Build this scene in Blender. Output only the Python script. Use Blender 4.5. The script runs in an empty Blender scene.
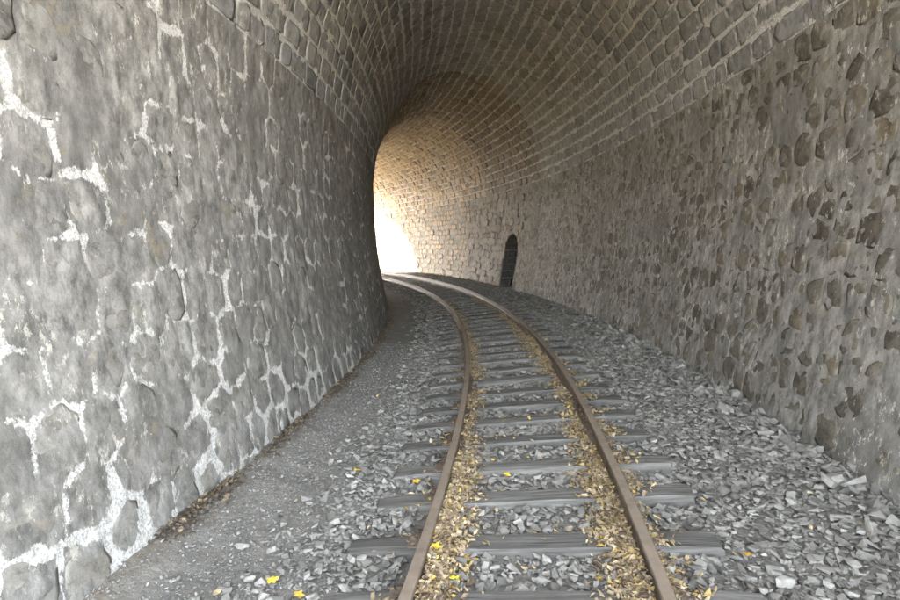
import bpy, bmesh, math, random
import numpy as np
from mathutils import Matrix, Vector

# ------------------------------------------------------------------ camera, sky, sun, exposure
scene = bpy.context.scene
C = scene.collection
FPX, PITCH, ROLL, CAM_H = 563.4, 0.1002, -0.008, 1.4228
cam = bpy.data.cameras.new('camera')
cam.sensor_width = 36.0
cam.lens = 36.0 * FPX / 900.0
cam.clip_start, cam.clip_end = 0.05, 2000.0
cam_o = bpy.data.objects.new('camera', cam)
C.objects.link(cam_o)
cam_o.matrix_world = (Matrix.Translation((0, 0, CAM_H)) @ Matrix.Rotation(math.pi / 2 - PITCH, 4, 'X')
                      @ Matrix.Rotation(ROLL, 4, 'Z'))
scene.camera = cam_o

SUN_AZ, SUN_EL = 50.0, 21.0            # degrees to the left of the view direction, degrees up
world = bpy.data.worlds.new('World')
scene.world = world
world.use_nodes = True
wn = world.node_tree.nodes
sky = wn.new('ShaderNodeTexSky')
sky.sky_type = 'NISHITA'
sky.sun_disc = False
sky.sun_elevation = math.radians(SUN_EL)
sky.sun_rotation = math.radians(360 - SUN_AZ)
sky.altitude = 600
sky.air_density = 0.9
sky.dust_density = 3.0
sky.ozone_density = 0.6
hz = wn.new('ShaderNodeHueSaturation')      # milky autumn haze: the blue is washed out all over the sky
hz.inputs['Saturation'].default_value = 0.3
world.node_tree.links.new(sky.outputs[0], hz.inputs['Color'])
world.node_tree.links.new(hz.outputs[0], wn['Background'].inputs[0])
wn['Background'].inputs[1].default_value = 0.11

sun = bpy.data.lights.new('sun', 'SUN')
sun.energy = 5.0
sun.angle = math.radians(0.5)
sun.color = (1.0, 0.85, 0.64)
sun_o = bpy.data.objects.new('sun', sun)
C.objects.link(sun_o)
_az, _el = math.radians(SUN_AZ), math.radians(SUN_EL)
to_sun = Vector((-math.sin(_az) * math.cos(_el), math.cos(_az) * math.cos(_el), math.sin(_el)))
sun_o.rotation_euler = (-to_sun).to_track_quat('-Z', 'Y').to_euler()
sun_o.location = to_sun * 60

vs = scene.view_settings
vs.view_transform = 'Standard'
vs.look = 'None'
vs.gamma = 1.0
vs.exposure = 5.6
scene.cycles.use_denoising = True
scene.cycles.max_bounces = 10
scene.cycles.diffuse_bounces = 8
scene.cycles.sample_clamp_indirect = 6.0

rng = np.random.default_rng(7)
random.seed(7)

# ------------------------------------------------------------------ frame of the curve
CX, CY, R0, CANT = -44.2362, 8.4774, 45.0071, 0.0854     # centre and radius of the track's curve, superelevation
TH0, TH1 = math.radians(-14.0), math.radians(40.0)         # the two mouths of the tunnel
S0, S1 = TH0 * R0, TH1 * R0
def mouth_s(o):
    """the near mouth is skewed to admit light: the right wall stops sooner than the left one"""
    return S0 + SKEW * (np.clip(o, -2.4, 2.4) + 2.4) / 4.8
SKEW = 2.7  # unseen slant of the mouth, added to let light in from the right

def polar(s, o, z):
    th = np.asarray(s, float) / R0
    r = R0 + np.asarray(o, float)
    return np.stack(np.broadcast_arrays(CX + r * np.cos(th), CY + r * np.sin(th), np.asarray(z, float)), -1)

def s_of_y(y, o=0.0):
    return R0 * math.asin((y - CY) / (R0 + o))

def project(P):
    P = np.asarray(P, float)
    x, y, z = P[..., 0], P[..., 1], P[..., 2] - CAM_H
    c, s = math.cos(PITCH), math.sin(PITCH)
    d = y * c - z * s
    dd = np.where(d > 0.05, d, 0.05)
    u, v = x / dd * FPX, -(z * c + y * s) / dd * FPX
    cr, sr = math.cos(ROLL), math.sin(ROLL)
    return 450 + u * cr - v * sr, 300 + u * sr + v * cr, d

def pix_ground(px, py, zfun):
    """point where the view ray through a pixel of the photo meets the bed (a few fixed-point steps)"""
    u, v = (px - 450), (py - 300)
    cr, sr = math.cos(ROLL), math.sin(ROLL)
    u, v = (u * cr + v * sr) / FPX, (-u * sr + v * cr) / FPX
    c, s = math.cos(PITCH), math.sin(PITCH)
    d = np.array([u, c - v * s, -s - v * c])
    z = -0.15
    for _ in range(8):
        t = (z - CAM_H) / d[2]
        P = d * t + [0, 0, CAM_H]
        th = math.atan2(P[1] - CY, P[0] - CX)
        o = math.hypot(P[0] - CX, P[1] - CY) - R0
        z = float(zfun(o, th * R0))
    return th * R0, o, z

# ------------------------------------------------------------------ value noise
_lat = rng.random((256, 256))
def vnoise(x, y):
    x = np.asarray(x, float); y = np.asarray(y, float)
    xi, yi = np.floor(x).astype(int), np.floor(y).astype(int)
    fx, fy = x - xi, y - yi
    fx = fx * fx * (3 - 2 * fx); fy = fy * fy * (3 - 2 * fy)
    a, b = _lat[xi & 255, yi & 255], _lat[(xi + 1) & 255, yi & 255]
    c, d = _lat[xi & 255, (yi + 1) & 255], _lat[(xi + 1) & 255, (yi + 1) & 255]
    return (a * (1 - fx) + b * fx) * (1 - fy) + (c * (1 - fx) + d * fx) * fy - 0.5

def fbm(x, y, scale, octs=3):
    v, a = 0.0, 1.0
    for k in range(octs):
        v = v + a * vnoise(x / scale + 17.3 * k, y / scale + 5.1 * k)
        a *= 0.5; scale *= 0.5
    return v

# ------------------------------------------------------------------ object helpers
def tag(o, label=None, cat=None, group=None, kind=None):
    for k, v in (('label', label), ('category', cat), ('group', group), ('kind', kind)):
        if v: o[k] = v
    return o

def empty(name, loc=(0, 0, 0)):
    o = bpy.data.objects.new(name, None)
    C.objects.link(o)
    o.location = loc
    o.empty_display_size = 0.2
    return o

def make_mesh(name, V, F, mat, attrs=None, smooth=False):
    """V (n,3) array; F list of index tuples, or an (m,3)/(m,4) int array"""
    me = bpy.data.meshes.new(name)
    V = np.asarray(V, np.float32)
    if isinstance(F, np.ndarray):
        n, k = F.shape
        me.vertices.add(len(V)); me.vertices.foreach_set('co', V.ravel())
        me.loops.add(n * k); me.loops.foreach_set('vertex_index', F.astype(np.int32).ravel())
        me.polygons.add(n)
        me.polygons.foreach_set('loop_start', np.arange(0, n * k, k, dtype=np.int32))
        me.update(calc_edges=True); me.validate()
    else:
        me.from_pydata(V.tolist(), [], F)
        me.update()
    me.polygons.foreach_set('use_smooth', np.full(len(me.polygons), smooth) if isinstance(smooth, bool) else np.resize(np.array(smooth, bool), len(me.polygons)))
    for k, a in (attrs or {}).items():
        a = np.asarray(a, np.float32)
        if a.ndim == 2:
            if a.shape[1] == 3: a = np.concatenate([a, np.ones((len(a), 1), np.float32)], 1)
            at = me.attributes.new(k, 'FLOAT_COLOR', 'POINT'); at.data.foreach_set('color', a.ravel())
        else:
            at = me.attributes.new(k, 'FLOAT', 'POINT'); at.data.foreach_set('value', a)
    if mat: me.materials.append(mat)
    return me

def add(name, V, F, mat, parent=None, attrs=None, smooth=False, centre=True, loc=None):
    V = np.asarray(V, float)
    if loc is None:
        loc = np.zeros(3)
        if centre:
            loc = (V.min(0) + V.max(0)) / 2
            if parent is None: loc[2] = V[:, 2].min()
    loc = np.asarray(loc, float)
    o = bpy.data.objects.new(name, make_mesh(name, V - loc, F, mat, attrs, smooth))
    C.objects.link(o)
    if parent:
        o.parent = parent
        p = np.zeros(3); q = parent
        while q: p = p + np.array(q.location); q = q.parent
        loc = loc - p
    o.location = loc
    return o

# ------------------------------------------------------------------ materials
class NT:
    def __init__(self, name):
        self.m = bpy.data.materials.new(name); self.m.use_nodes = True
        self.t = self.m.node_tree; self.b = self.t.nodes['Principled BSDF']
        self.b.inputs['Specular IOR Level'].default_value = 0.25
        self.pos = self.t.nodes.new('ShaderNodeNewGeometry').outputs['Position']
    def link(self, a, b): self.t.links.new(a, b)
    def put(self, sock, v):
        if hasattr(v, 'is_output'): self.link(v, sock)
        elif isinstance(v, (tuple, list)) and len(v) == 3 and sock.type == 'RGBA': sock.default_value = (*v, 1)
        else: sock.default_value = v
    def attr(self, n, color=False):
        a = self.t.nodes.new('ShaderNodeAttribute'); a.attribute_name = n
        return a.outputs['Color' if color else 'Fac']
    def math(self, op, a, b=0.0, clamp=False):
        n = self.t.nodes.new('ShaderNodeMath'); n.operation = op; n.use_clamp = clamp
        self.put(n.inputs[0], a); self.put(n.inputs[1], b); return n.outputs[0]
    def vscale(self, v, sc):
        n = self.t.nodes.new('ShaderNodeVectorMath'); n.operation = 'MULTIPLY'
        self.link(v, n.inputs[0]); n.inputs[1].default_value = sc; return n.outputs[0]
    def voff(self, v, f):
        n = self.t.nodes.new('ShaderNodeVectorMath'); n.operation = 'ADD'
        self.link(v, n.inputs[0]); self.link(f, n.inputs[1]); return n.outputs[0]
    def noise(self, v, sc, det=4, rough=0.55, dist=0.0):
        n = self.t.nodes.new('ShaderNodeTexNoise')
        self.link(v, n.inputs['Vector']); n.inputs['Scale'].default_value = sc
        n.inputs['Detail'].default_value = det; n.inputs['Roughness'].default_value = rough
        n.inputs['Distortion'].default_value = dist; return n.outputs['Fac']
    def ramp(self, f, stops):
        n = self.t.nodes.new('ShaderNodeValToRGB'); self.link(f, n.inputs[0])
        e = n.color_ramp.elements
        while len(e) < len(stops): e.new(0.5)
        for k, (p, c) in enumerate(stops):
            e[k].position = p; e[k].color = (*c, 1) if isinstance(c, tuple) else (c, c, c, 1)
        return n.outputs[0]
    def mix(self, f, a, b, mode='MIX'):
        n = self.t.nodes.new('ShaderNodeMix'); n.data_type = 'RGBA'; n.blend_type = mode
        self.put(n.inputs[0], f); self.put(n.inputs[6], a); self.put(n.inputs[7], b); return n.outputs[2]
    def range(self, f, a, b, c=0.0, d=1.0):
        n = self.t.nodes.new('ShaderNodeMapRange'); self.put(n.inputs[0], f)
        for k, v in zip((1, 2, 3, 4), (a, b, c, d)): self.put(n.inputs[k], v)
        return n.outputs[0]
    def bump(self, h, strength=0.5, dist=0.01, prev=None):
        n = self.t.nodes.new('ShaderNodeBump'); n.inputs['Strength'].default_value = strength
        n.inputs['Distance'].default_value = dist; self.link(h, n.inputs['Height'])
        if prev is not None: self.link(prev, n.inputs['Normal'])
        return n.outputs[0]
    def done(self, col, rough=0.9, normal=None):
        self.put(self.b.inputs['Base Color'], col); self.put(self.b.inputs['Roughness'], rough)
        if normal is not None: self.link(normal, self.b.inputs['Normal'])
        return self.m

def mat_mortar(name, k, tone, ochre_f, fleck, w0, w1):
    n = NT(name)
    c = lambda v: tuple(v * a for a in tone)
    up = n.vscale(n.pos, (1, 1, 0.55))
    big = n.noise(n.pos, 1.3, 5, 0.62)
    mid = n.noise(up, 11.0, 7, 0.75)
    col = n.ramp(mid, [(0.36, c(0.10 * k)), (0.5, c(0.215 * k)), (0.64, c(0.34 * k))])
    col = n.mix(n.range(big, 0.42, 0.64, 0, 0.75), col, c(0.125 * k))
    dk = n.range(n.noise(up, 30.0, 6, 0.78), 0.55, 0.66, 0, 0.6)
    col = n.mix(dk, col, c(0.085 * k))
    ochre = n.range(n.noise(n.pos, 2.6, 6, 0.75), 0.60, 0.70, 0, ochre_f)
    col = n.mix(ochre, col, (0.36, 0.28, 0.15))
    fl = n.math('MULTIPLY', n.math('SUBTRACT', n.noise(up, 15.0, 7, 0.8), 0.562), 22.0, clamp=True)
    zone = n.range(n.noise(n.pos, 1.6, 3, 0.5), 0.40, 0.58)
    col = n.mix(n.math('MULTIPLY', fl, n.math('MULTIPLY', zone, fleck)), col, (0.60, 0.57, 0.49))
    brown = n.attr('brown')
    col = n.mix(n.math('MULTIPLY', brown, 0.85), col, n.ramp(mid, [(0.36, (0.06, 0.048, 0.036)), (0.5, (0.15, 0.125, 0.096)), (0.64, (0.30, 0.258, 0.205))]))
    # lime bloom: veins that follow the joints, broken into patches, plus small upright runs
    rag = n.math('SUBTRACT', n.noise(up, 26.0, 6, 0.75), 0.5)
    jn = n.math('ADD', n.attr('jd'), n.math('MULTIPLY', rag, 0.11))
    patch = n.range(n.noise(up, 2.4, 4, 0.6), 0.38, 0.64, w0, w1)
    w = n.math('ADD', patch, n.attr('crust'))
    vein = n.math('MULTIPLY', n.math('SUBTRACT', w, jn), 130.0, clamp=True)
    run = n.math('ADD', n.math('MULTIPLY', n.noise(n.vscale(n.pos, (1, 1, 0.4)), 9.0, 6, 0.7), 0.75), n.math('MULTIPLY', rag, 0.4))
    run = n.math('MULTIPLY', n.math('SUBTRACT', run, n.range(patch, w0, w1, 0.60, 0.485)), 22.0, clamp=True)
    cr = n.math('MAXIMUM', vein, n.math('MULTIPLY', run, 0.8))
    pit = n.range(n.noise(n.pos, 70.0, 5, 0.8), 0.40, 0.56, 0.25, 1.0)
    cr = n.math('MULTIPLY', cr, pit)
    col = n.mix(cr, col, n.ramp(n.noise(n.pos, 34.0, 5, 0.75), [(0.3, (0.44, 0.43, 0.40)), (0.6, (0.70, 0.69, 0.66))]))
    nm = n.bump(n.noise(n.pos, 95.0, 6, 0.8), 0.8, 0.006)
    nm = n.bump(n.noise(n.pos, 34.0, 7, 0.82), 0.55, 0.014, nm)
    nm = n.bump(cr, 0.5, 0.005, nm)
    return n.done(col, 0.93, nm)

def mat_stone(name, dark, lightc, warm, smear):
    n = NT(name)
    r = n.attr('rnd')
    p = n.voff(n.pos, n.math('MULTIPLY', r, 3.0))
    a = n.noise(p, 9.0, 7, 0.75)
    col = n.ramp(a, [(0.36, dark), (0.64, lightc)])
    tint = n.ramp(r, [(0.0, (0.62, 0.61, 0.60)), (0.45, (0.95, 0.95, 0.94)), (0.8, (1.15, 1.13, 1.09)), (1.0, warm)])
    col = n.mix(1.0, col, tint, 'MULTIPLY')
    sm = n.range(n.noise(n.pos, 4.5, 6, 0.75, 0.8), 0.46, 0.58, 0, smear)
    col = n.mix(sm, col, n.ramp(n.noise(n.pos, 9.0, 5, 0.7), [(0.3, tuple(0.75 * v for v in lightc)), (0.7, tuple(1.2 * v for v in lightc))]))
    fl = n.math('MULTIPLY', n.math('SUBTRACT', n.noise(n.vscale(n.pos, (1, 1, 0.6)), 15.0, 7, 0.8), 0.565), 20.0, clamp=True)
    zone = n.range(n.noise(n.pos, 1.7, 3, 0.5), 0.42, 0.62)
    fl = n.math('MULTIPLY', fl, n.math('MULTIPLY', zone, 0.85))
    col = n.mix(fl, col, (0.56, 0.53, 0.46))
    nm = n.bump(n.noise(p, 80.0, 6, 0.8), 0.7, 0.006)
    nm = n.bump(n.noise(p, 24.0, 7, 0.82), 0.6, 0.016, nm)
    return n.done(col, 0.88, nm)

def mat_ballast(name, lo, hi, bscale=30.0):
    n = NT(name)
    r = n.attr('rnd')
    col = n.ramp(r, [(0.0, lo), (0.4, tuple(0.5 * a + 0.5 * b for a, b in zip(lo, hi))), (0.85, hi), (1.0, (0.36, 0.35, 0.32))])
    g = n.noise(n.pos, bscale, 5, 0.7)
    col = n.mix(1.0, col, n.ramp(g, [(0.25, 0.66), (0.75, 1.25)]), 'MULTIPLY')
    nm = n.bump(n.noise(n.pos, bscale * 2.2, 4, 0.7), 0.35, 0.006)
    n.b.inputs['Specular IOR Level'].default_value = 0.08
    return n.done(col, 0.82, nm)

def mat_bed():
    n = NT('cinder_bed')
    a = n.noise(n.pos, 22.0, 6, 0.75)
    col = n.ramp(a, [(0.25, (0.13, 0.124, 0.11)), (0.75, (0.32, 0.307, 0.275))])
    col = n.mix(n.range(n.noise(n.pos, 1.4, 4, 0.6), 0.42, 0.7, 0, 0.5), col, (0.13, 0.125, 0.112))
    lit = n.attr('litter')
    col = n.mix(n.math('MULTIPLY', lit, n.range(n.noise(n.pos, 14, 5, 0.7), 0.35, 0.6)), col, (0.15, 0.115, 0.075))
    nm = n.bump(n.noise(n.pos, 90.0, 5, 0.75), 0.8, 0.008)
    nm = n.bump(n.noise(n.pos, 30.0, 4, 0.6), 0.6, 0.02, nm)
    return n.done(col, 0.9, nm)

def mat_wood():
    n = NT('weathered_sleeper_timber')
    tc = n.t.nodes.new('ShaderNodeTexCoord')
    info = n.t.nodes.new('ShaderNodeObjectInfo')
    v = n.voff(tc.outputs['Object'], n.math('MULTIPLY', info.outputs['Random'], 40.0))
    g = n.noise(n.vscale(v, (1.6, 34.0, 34.0)), 1.0, 6, 0.68, 0.5)
    col = n.ramp(g, [(0.3, (0.062, 0.06, 0.054)), (0.5, (0.14, 0.136, 0.125)), (0.7, (0.23, 0.224, 0.207))])
    tint = n.ramp(info.outputs['Random'], [(0.0, 0.78), (1.0, 1.18)])
    col = n.mix(1.0, col, tint, 'MULTIPLY')
    col = n.mix(n.range(n.noise(v, 5.0, 5, 0.7), 0.58, 0.7, 0, 0.5), col, (0.18, 0.172, 0.155))
    nm = n.bump(g, 0.7, 0.012)
    return n.done(col, 0.85, nm)

def mat_rust(name, a, b, rough=0.62):
    n = NT(name)
    f = n.noise(n.pos, 18.0, 6, 0.7)
    col = n.ramp(f, [(0.3, a), (0.7, b)])
    col = n.mix(n.range(n.noise(n.pos, 3.0, 4, 0.6), 0.5, 0.7, 0, 0.5), col, tuple(1.25 * x for x in b))
    col = n.mix(n.math('MULTIPLY', n.attr('worn'), n.range(n.noise(n.pos, 9.0, 5, 0.7), 0.3, 0.6, 0.4, 0.9)), col, (0.255, 0.208, 0.162))
    nm = n.bump(n.noise(n.pos, 160.0, 4, 0.7), 0.25, 0.003)
    return n.done(col, rough, nm)

def mat_leaf():
    n = NT('dry_leaf')
    col = n.mix(1.0, n.attr('col', True), n.ramp(n.noise(n.pos, 60.0, 3, 0.6), [(0.3, 0.75), (0.7, 1.15)]), 'MULTIPLY')
    return n.done(col, 0.75)

def mat_ground(name, a, b):
    n = NT(name)
    col = n.ramp(n.noise(n.pos, 0.8, 6, 0.7), [(0.3, a), (0.7, b)])
    return n.done(col, 0.95, n.bump(n.noise(n.pos, 6.0, 5, 0.7), 0.6, 0.05))

M_MORTAR = mat_mortar('grey_lime_mortar', 0.95, (1.0, 0.965, 0.885), 0.40, 0.6, -0.036, 0.040)
M_MORTAR_R = mat_mortar('brown_grey_mortar', 1.15, (1.0, 0.96, 0.875), 0.5, 1.0, -0.045, 0.014)
M_MORTAR_V = mat_mortar('vault_mortar', 1.05, (1.0, 0.985, 0.95), 0.2, 0.25, -0.004, 0.026)
M_STONE_L = mat_stone('grey_rubble_stone', (0.095, 0.091, 0.081), (0.235, 0.227, 0.206), (1.06, 1.0, 0.92), 0.8)
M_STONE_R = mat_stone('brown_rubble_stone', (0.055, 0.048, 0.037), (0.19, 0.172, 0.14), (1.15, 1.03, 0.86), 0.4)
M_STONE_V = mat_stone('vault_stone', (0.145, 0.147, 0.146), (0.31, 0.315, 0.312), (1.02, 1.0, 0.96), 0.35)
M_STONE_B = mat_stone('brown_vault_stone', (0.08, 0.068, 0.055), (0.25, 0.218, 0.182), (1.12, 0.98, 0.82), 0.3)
M_STONE_T = mat_stone('tan_glow_stone', (0.17, 0.138, 0.10), (0.44, 0.375, 0.29), (1.15, 0.97, 0.75), 0.3)  # far stone, its colour lightened and warmed to strengthen the exit glow
M_STONE_D = mat_stone('niche_shade_stone', (0.045, 0.043, 0.041), (0.095, 0.092, 0.088), (1.0, 0.95, 0.9), 0.1)  # the recess's shade is put into the block colour
M_BALLAST = mat_ballast('crushed_grey_ballast', (0.145, 0.14, 0.126), (0.265, 0.257, 0.234))
M_PEBBLE = mat_ballast('fine_cinder_gravel', (0.10, 0.098, 0.092), (0.26, 0.255, 0.24), 70.0)
M_BED = mat_bed()
M_WOOD = mat_wood()
M_RAIL = mat_rust('rusty_rail_steel', (0.088, 0.067, 0.05), (0.175, 0.138, 0.104))
M_IRON = mat_rust('dark_rusty_iron', (0.05, 0.036, 0.028), (0.12, 0.08, 0.055))
M_PLATE = mat_rust('dusty_iron_plate', (0.12, 0.095, 0.075), (0.20, 0.17, 0.14))
M_LEAF = mat_leaf()
M_LITTER = mat_ground('autumn_leaf_litter_ground', (0.28, 0.18, 0.04), (0.46, 0.31, 0.07))
M_BOUNCE = mat_ground('pale_bounce_sheet', (0.42, 0.45, 0.49), (0.56, 0.60, 0.65))  # pale bluish colour set to bounce neutral light into the tunnel
M_HILL = mat_ground('dry_hillside', (0.10, 0.09, 0.045), (0.20, 0.17, 0.08))

# ------------------------------------------------------------------ tunnel profile: half width against height above rail level
Z_FOOT, Z_SPRING, Z_CEN, R_V, B_V = -0.45, 3.12, 2.70, 2.27, 3.20
def half_width(z):
    z = np.asarray(z, float)
    low = 2.27 - 0.27 * (np.maximum(2.2 - z, 0) / 2.2) ** 1.6
    return np.where(z > Z_CEN, R_V * np.sqrt(np.maximum(1 - ((z - Z_CEN) / B_V) ** 2, 0)), low)

_zw = np.linspace(Z_FOOT, Z_CEN, 200)
_a = np.linspace(0, math.pi, 600)[1:-1]
_po = np.concatenate([-half_width(_zw), -R_V * np.cos(_a), half_width(_zw)[::-1]])
_pz = np.concatenate([_zw, Z_CEN + B_V * np.sin(_a), _zw[::-1]])
_pt = np.concatenate([[0], np.cumsum(np.hypot(np.diff(_po), np.diff(_pz)))])
T_TOT = _pt[-1]
_to, _tz = np.gradient(_po, _pt), np.gradient(_pz, _pt)
T_SPR = float(np.interp(Z_SPRING, _pz[:len(_pz) // 2], _pt[:len(_pz) // 2]))   # where the wall ends and the vault begins

def surf(s, t, h=0.0):
    """point on the lining: arclength along the line, arclength round the profile, height towards the inside"""
    t = np.asarray(t, float)
    o, z = np.interp(t, _pt, _po), np.interp(t, _pt, _pz)
    no, nz = np.interp(t, _pt, _tz), -np.interp(t, _pt, _to)
    return polar(s, o + no * h, z + nz * h)

def wob(s, t):
    return 0.030 * fbm(s, t, 1.3, 2) + 0.010 * fbm(s + 40, t, 0.32, 3)

# ------------------------------------------------------------------ niche in the right wall
RING1, RING2 = math.radians(8.5) * R0, math.radians(15.2) * R0     # where the lining turns browner, then tan lightened for the exit glow
N_S0, N_S1 = math.radians(10.95) * R0, math.radians(12.55) * R0
N_Z0, N_ZS, N_TOP, N_DEPTH = -0.12, 1.15, 1.72, 0.62
def in_niche(s, z, g=0.0):
    s = np.asarray(s); z = np.asarray(z)
    c, w = (N_S0 + N_S1) / 2, (N_S1 - N_S0) / 2 + g
    top = N_ZS + (N_TOP - N_ZS + g) * np.sqrt(np.maximum(1 - ((s - c) / w) ** 2, 0))
    return (np.abs(s - c) < w) & (z > N_Z0 - g) & (z < top)

# ------------------------------------------------------------------ lining: mortar sheets
def s_samples():
    a = np.arange(S0, s_of_y(1.2), 0.12)
    b = np.arange(s_of_y(1.2), s_of_y(7.0), 0.022)
    c = np.arange(s_of_y(7.0), s_of_y(15.0), 0.06)
    d = np.arange(s_of_y(15.0), S1, 0.11)
    return np.concatenate([a, b, c, d, [S1]])
SS = s_samples()

def crust_amount(s, t):
    z = np.interp(t, _pt, _pz)
    near = np.clip(1.15 - (s - s_of_y(2.0)) / 9.0, 0, 1)
    return np.where(t < T_TOT / 2, 0.044 * np.exp(-((z + 0.1) / 0.42) ** 2) * near, 0.0) + np.where((t > T_SPR) & (t < T_TOT - T_SPR), 0.030, 0.0)

COURSE = 0.235
def sheet(name, t0, t1, dt, parent, hole=False, seeds=None, mat=None):
    tt = np.linspace(t0, t1, int((t1 - t0) / dt) + 1)
    S, T = np.meshgrid(SS, tt, indexing='ij')
    h = wob(S, T) + 0.012 * fbm(S, T + 9, 0.10, 4)
    cr = crust_amount(S, T)
    if seeds is not None:
        jd = joint_dist(S, T, seeds)
        f = np.clip(jd / 0.05, 0, 1)
        h = h + 0.003 * f * f * (3 - 2 * f)
    else:
        nc = round((t1 - t0) / COURSE)
        jd = np.abs(((T - t0) / (t1 - t0) * nc + 0.5) % 1 - 0.5) * COURSE * 0.8
    V = surf(S, T, h).reshape(-1, 3)
    n, m = S.shape
    i = np.arange(n * m).reshape(n, m)
    F = np.stack([i[:-1, :-1], i[:-1, 1:], i[1:, 1:], i[1:, :-1]], -1).reshape(-1, 4)
    F = F[S.ravel()[F].mean(1) > mouth_s(np.interp(T.ravel()[F].mean(1), _pt, _po))]
    if hole:
        sc = S.ravel()[F].mean(1); zc = np.interp(T.ravel()[F].mean(1), _pt, _pz)
        F = F[~in_niche(sc, zc)]
    return add(name, V, F, mat or M_MORTAR, parent, {'crust': cr.ravel(), 'jd': jd.ravel(),
               'brown': np.clip((S + 0.35 * fbm(S * 0.3, T, 0.5, 2) - RING1) / 0.25, 0, 1).ravel() * (1.0 if seeds is None else 0.75)}, smooth=True, centre=False)

def foot(s, side):
    return polar(s, side * 2.0, -0.15)

def seeds_of(cells):
    return np.array([np.mean(c, 0) for c in cells])

def joint_dist(S, T, P):
    """distance from each lining point to the nearest joint between rubble stones"""
    out = np.full(S.shape, 0.2)
    P = P[np.argsort(P[:, 0])]
    for k in range(0, len(S), 4):
        s, t = S[k:k + 4], T[k:k + 4]
        a, b = np.searchsorted(P[:, 0], (s.min() - 0.7, s.max() + 0.7))
        if b - a < 3: continue
        q = P[a:b]
        d2 = (s[..., None] - q[:, 0]) ** 2 + (t[..., None] - q[:, 1]) ** 2
        i = np.argpartition(d2, 1, axis=-1)[..., :2]
        A, B = q[i[..., 0]], q[i[..., 1]]
        dd = np.take_along_axis(d2, i, -1)
        L = np.hypot(*np.moveaxis(A - B, -1, 0))
        out[k:k + 4] = np.abs(dd[..., 0] - dd[..., 1]) / (2 * np.maximum(L, 1e-3))
    return out

wall_l = empty('tunnel_wall', foot(s_of_y(5), -1))
tag(wall_l, 'grey rubble tunnel wall left of the track, mortar streaked with white lime', 'wall')
wall_r = empty('tunnel_wall', foot(s_of_y(9), 1))
tag(wall_r, 'brownish rubble tunnel wall right of the track with an arched refuge niche', 'wall')
vault = empty('tunnel_vault', polar(s_of_y(9), 0, Z_SPRING))
tag(vault, 'stone barrel vault over the track, coursed blocks with white joints', 'vault')
# ------------------------------------------------------------------ lining: stones
def clip(poly, px, py, nx, ny):
    out = []
    n = len(poly)
    for k in range(n):
        a, b = poly[k], poly[(k + 1) % n]
        da = (a[0] - px) * nx + (a[1] - py) * ny
        db = (b[0] - px) * nx + (b[1] - py) * ny
        if da <= 0: out.append(a)
        if (da < 0) != (db < 0) and da != db:
            f = da / (da - db)
            out.append((a[0] + (b[0] - a[0]) * f, a[1] + (b[1] - a[1]) * f))
    return out

def rubble(t0, t1, size, joint):
    """irregular cells in rough courses"""
    rows = []
    t = t0
    k = 0
    while t < t1 - 0.05:
        hgt = size * random.uniform(0.75, 1.15)
        row = []
        s = S0 + random.uniform(0, size)
        while s < S1:
            w = size * random.uniform(0.65, 1.5)
            row.append((s + w / 2, t + hgt / 2 + random.uniform(-0.25, 0.25) * hgt))
            s += w
        rows.append(row); t += hgt; k += 1
    allp = [(np.array([p[0] for p in r]), r) for r in rows]
    cells = []
    for ri, row in enumerate(rows):
        for (x, y) in row:
            q = 2.0 * size
            poly = [(x - q, y - q), (x + q, y - q), (x + q, y + q), (x - q, y + q)]
            nb = []
            for rj in range(max(0, ri - 2), min(len(rows), ri + 3)):
                xs, r = allp[rj]
                a, b = np.searchsorted(xs, (x - 2.4 * size, x + 2.4 * size))
                nb += r[a:b]
            nb.sort(key=lambda p: (p[0] - x) ** 2 + (p[1] - y) ** 2)
            jj = joint * random.uniform(0.5, 1.6)
            for (u, v) in nb[1:15]:
                dx, dy = u - x, v - y
                L = math.hypot(dx, dy)
                dx /= L; dy /= L
                poly = clip(poly, x + dx * (L / 2 - jj / 2), y + dy * (L / 2 - jj / 2), dx, dy)
                if len(poly) < 3: break
            poly = clip(poly, 0, t1 - 0.012, 0, 1) if len(poly) >= 3 else poly
            poly = clip(poly, 0, t0 + 0.012, 0, -1) if len(poly) >= 3 else poly
            if len(poly) >= 3: cells.append(poly)
    return cells

def courses(t0, t1, course, joint):
    cells = []
    n = round((t1 - t0) / course)
    edges = np.linspace(t0, t1, n + 1)
    for k in range(n):
        s = S0 + random.uniform(0, 0.4)
        a, b = edges[k] + joint * 0.5, edges[k + 1] - joint * 0.5
        while s < S1 - 0.1:
            w = random.choice((0.2, 0.28, 0.34, 0.4, 0.5)) * random.uniform(0.85, 1.15)
            g = joint * 0.4
            j = lambda: random.uniform(-0.013, 0.013)
            cells.append([(s + g + j(), a + j()), (s + w - g + j(), a + j()), (s + w - g + j(), b + j()), (s + g + j(), b + j())])
            s += w
    return cells

def resample(poly, n, cut):
    P = np.array(poly)
    for c in (cut, cut):                                  # corner cutting rounds the block off
        Q = np.roll(P, -1, 0)
        P = np.stack([P + (Q - P) * c, P + (Q - P) * (1 - c)], 1).reshape(-1, 2)
    L = np.hypot(*(np.roll(P, -1, 0) - P).T)
    cum = np.concatenate([[0], np.cumsum(L)])
    P2 = np.vstack([P, P[:1]])
    u = np.linspace(0, cum[-1], n, endpoint=False)
    return np.stack([np.interp(u, cum, P2[:, 0]), np.interp(u, cum, P2[:, 1])], 1)

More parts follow.
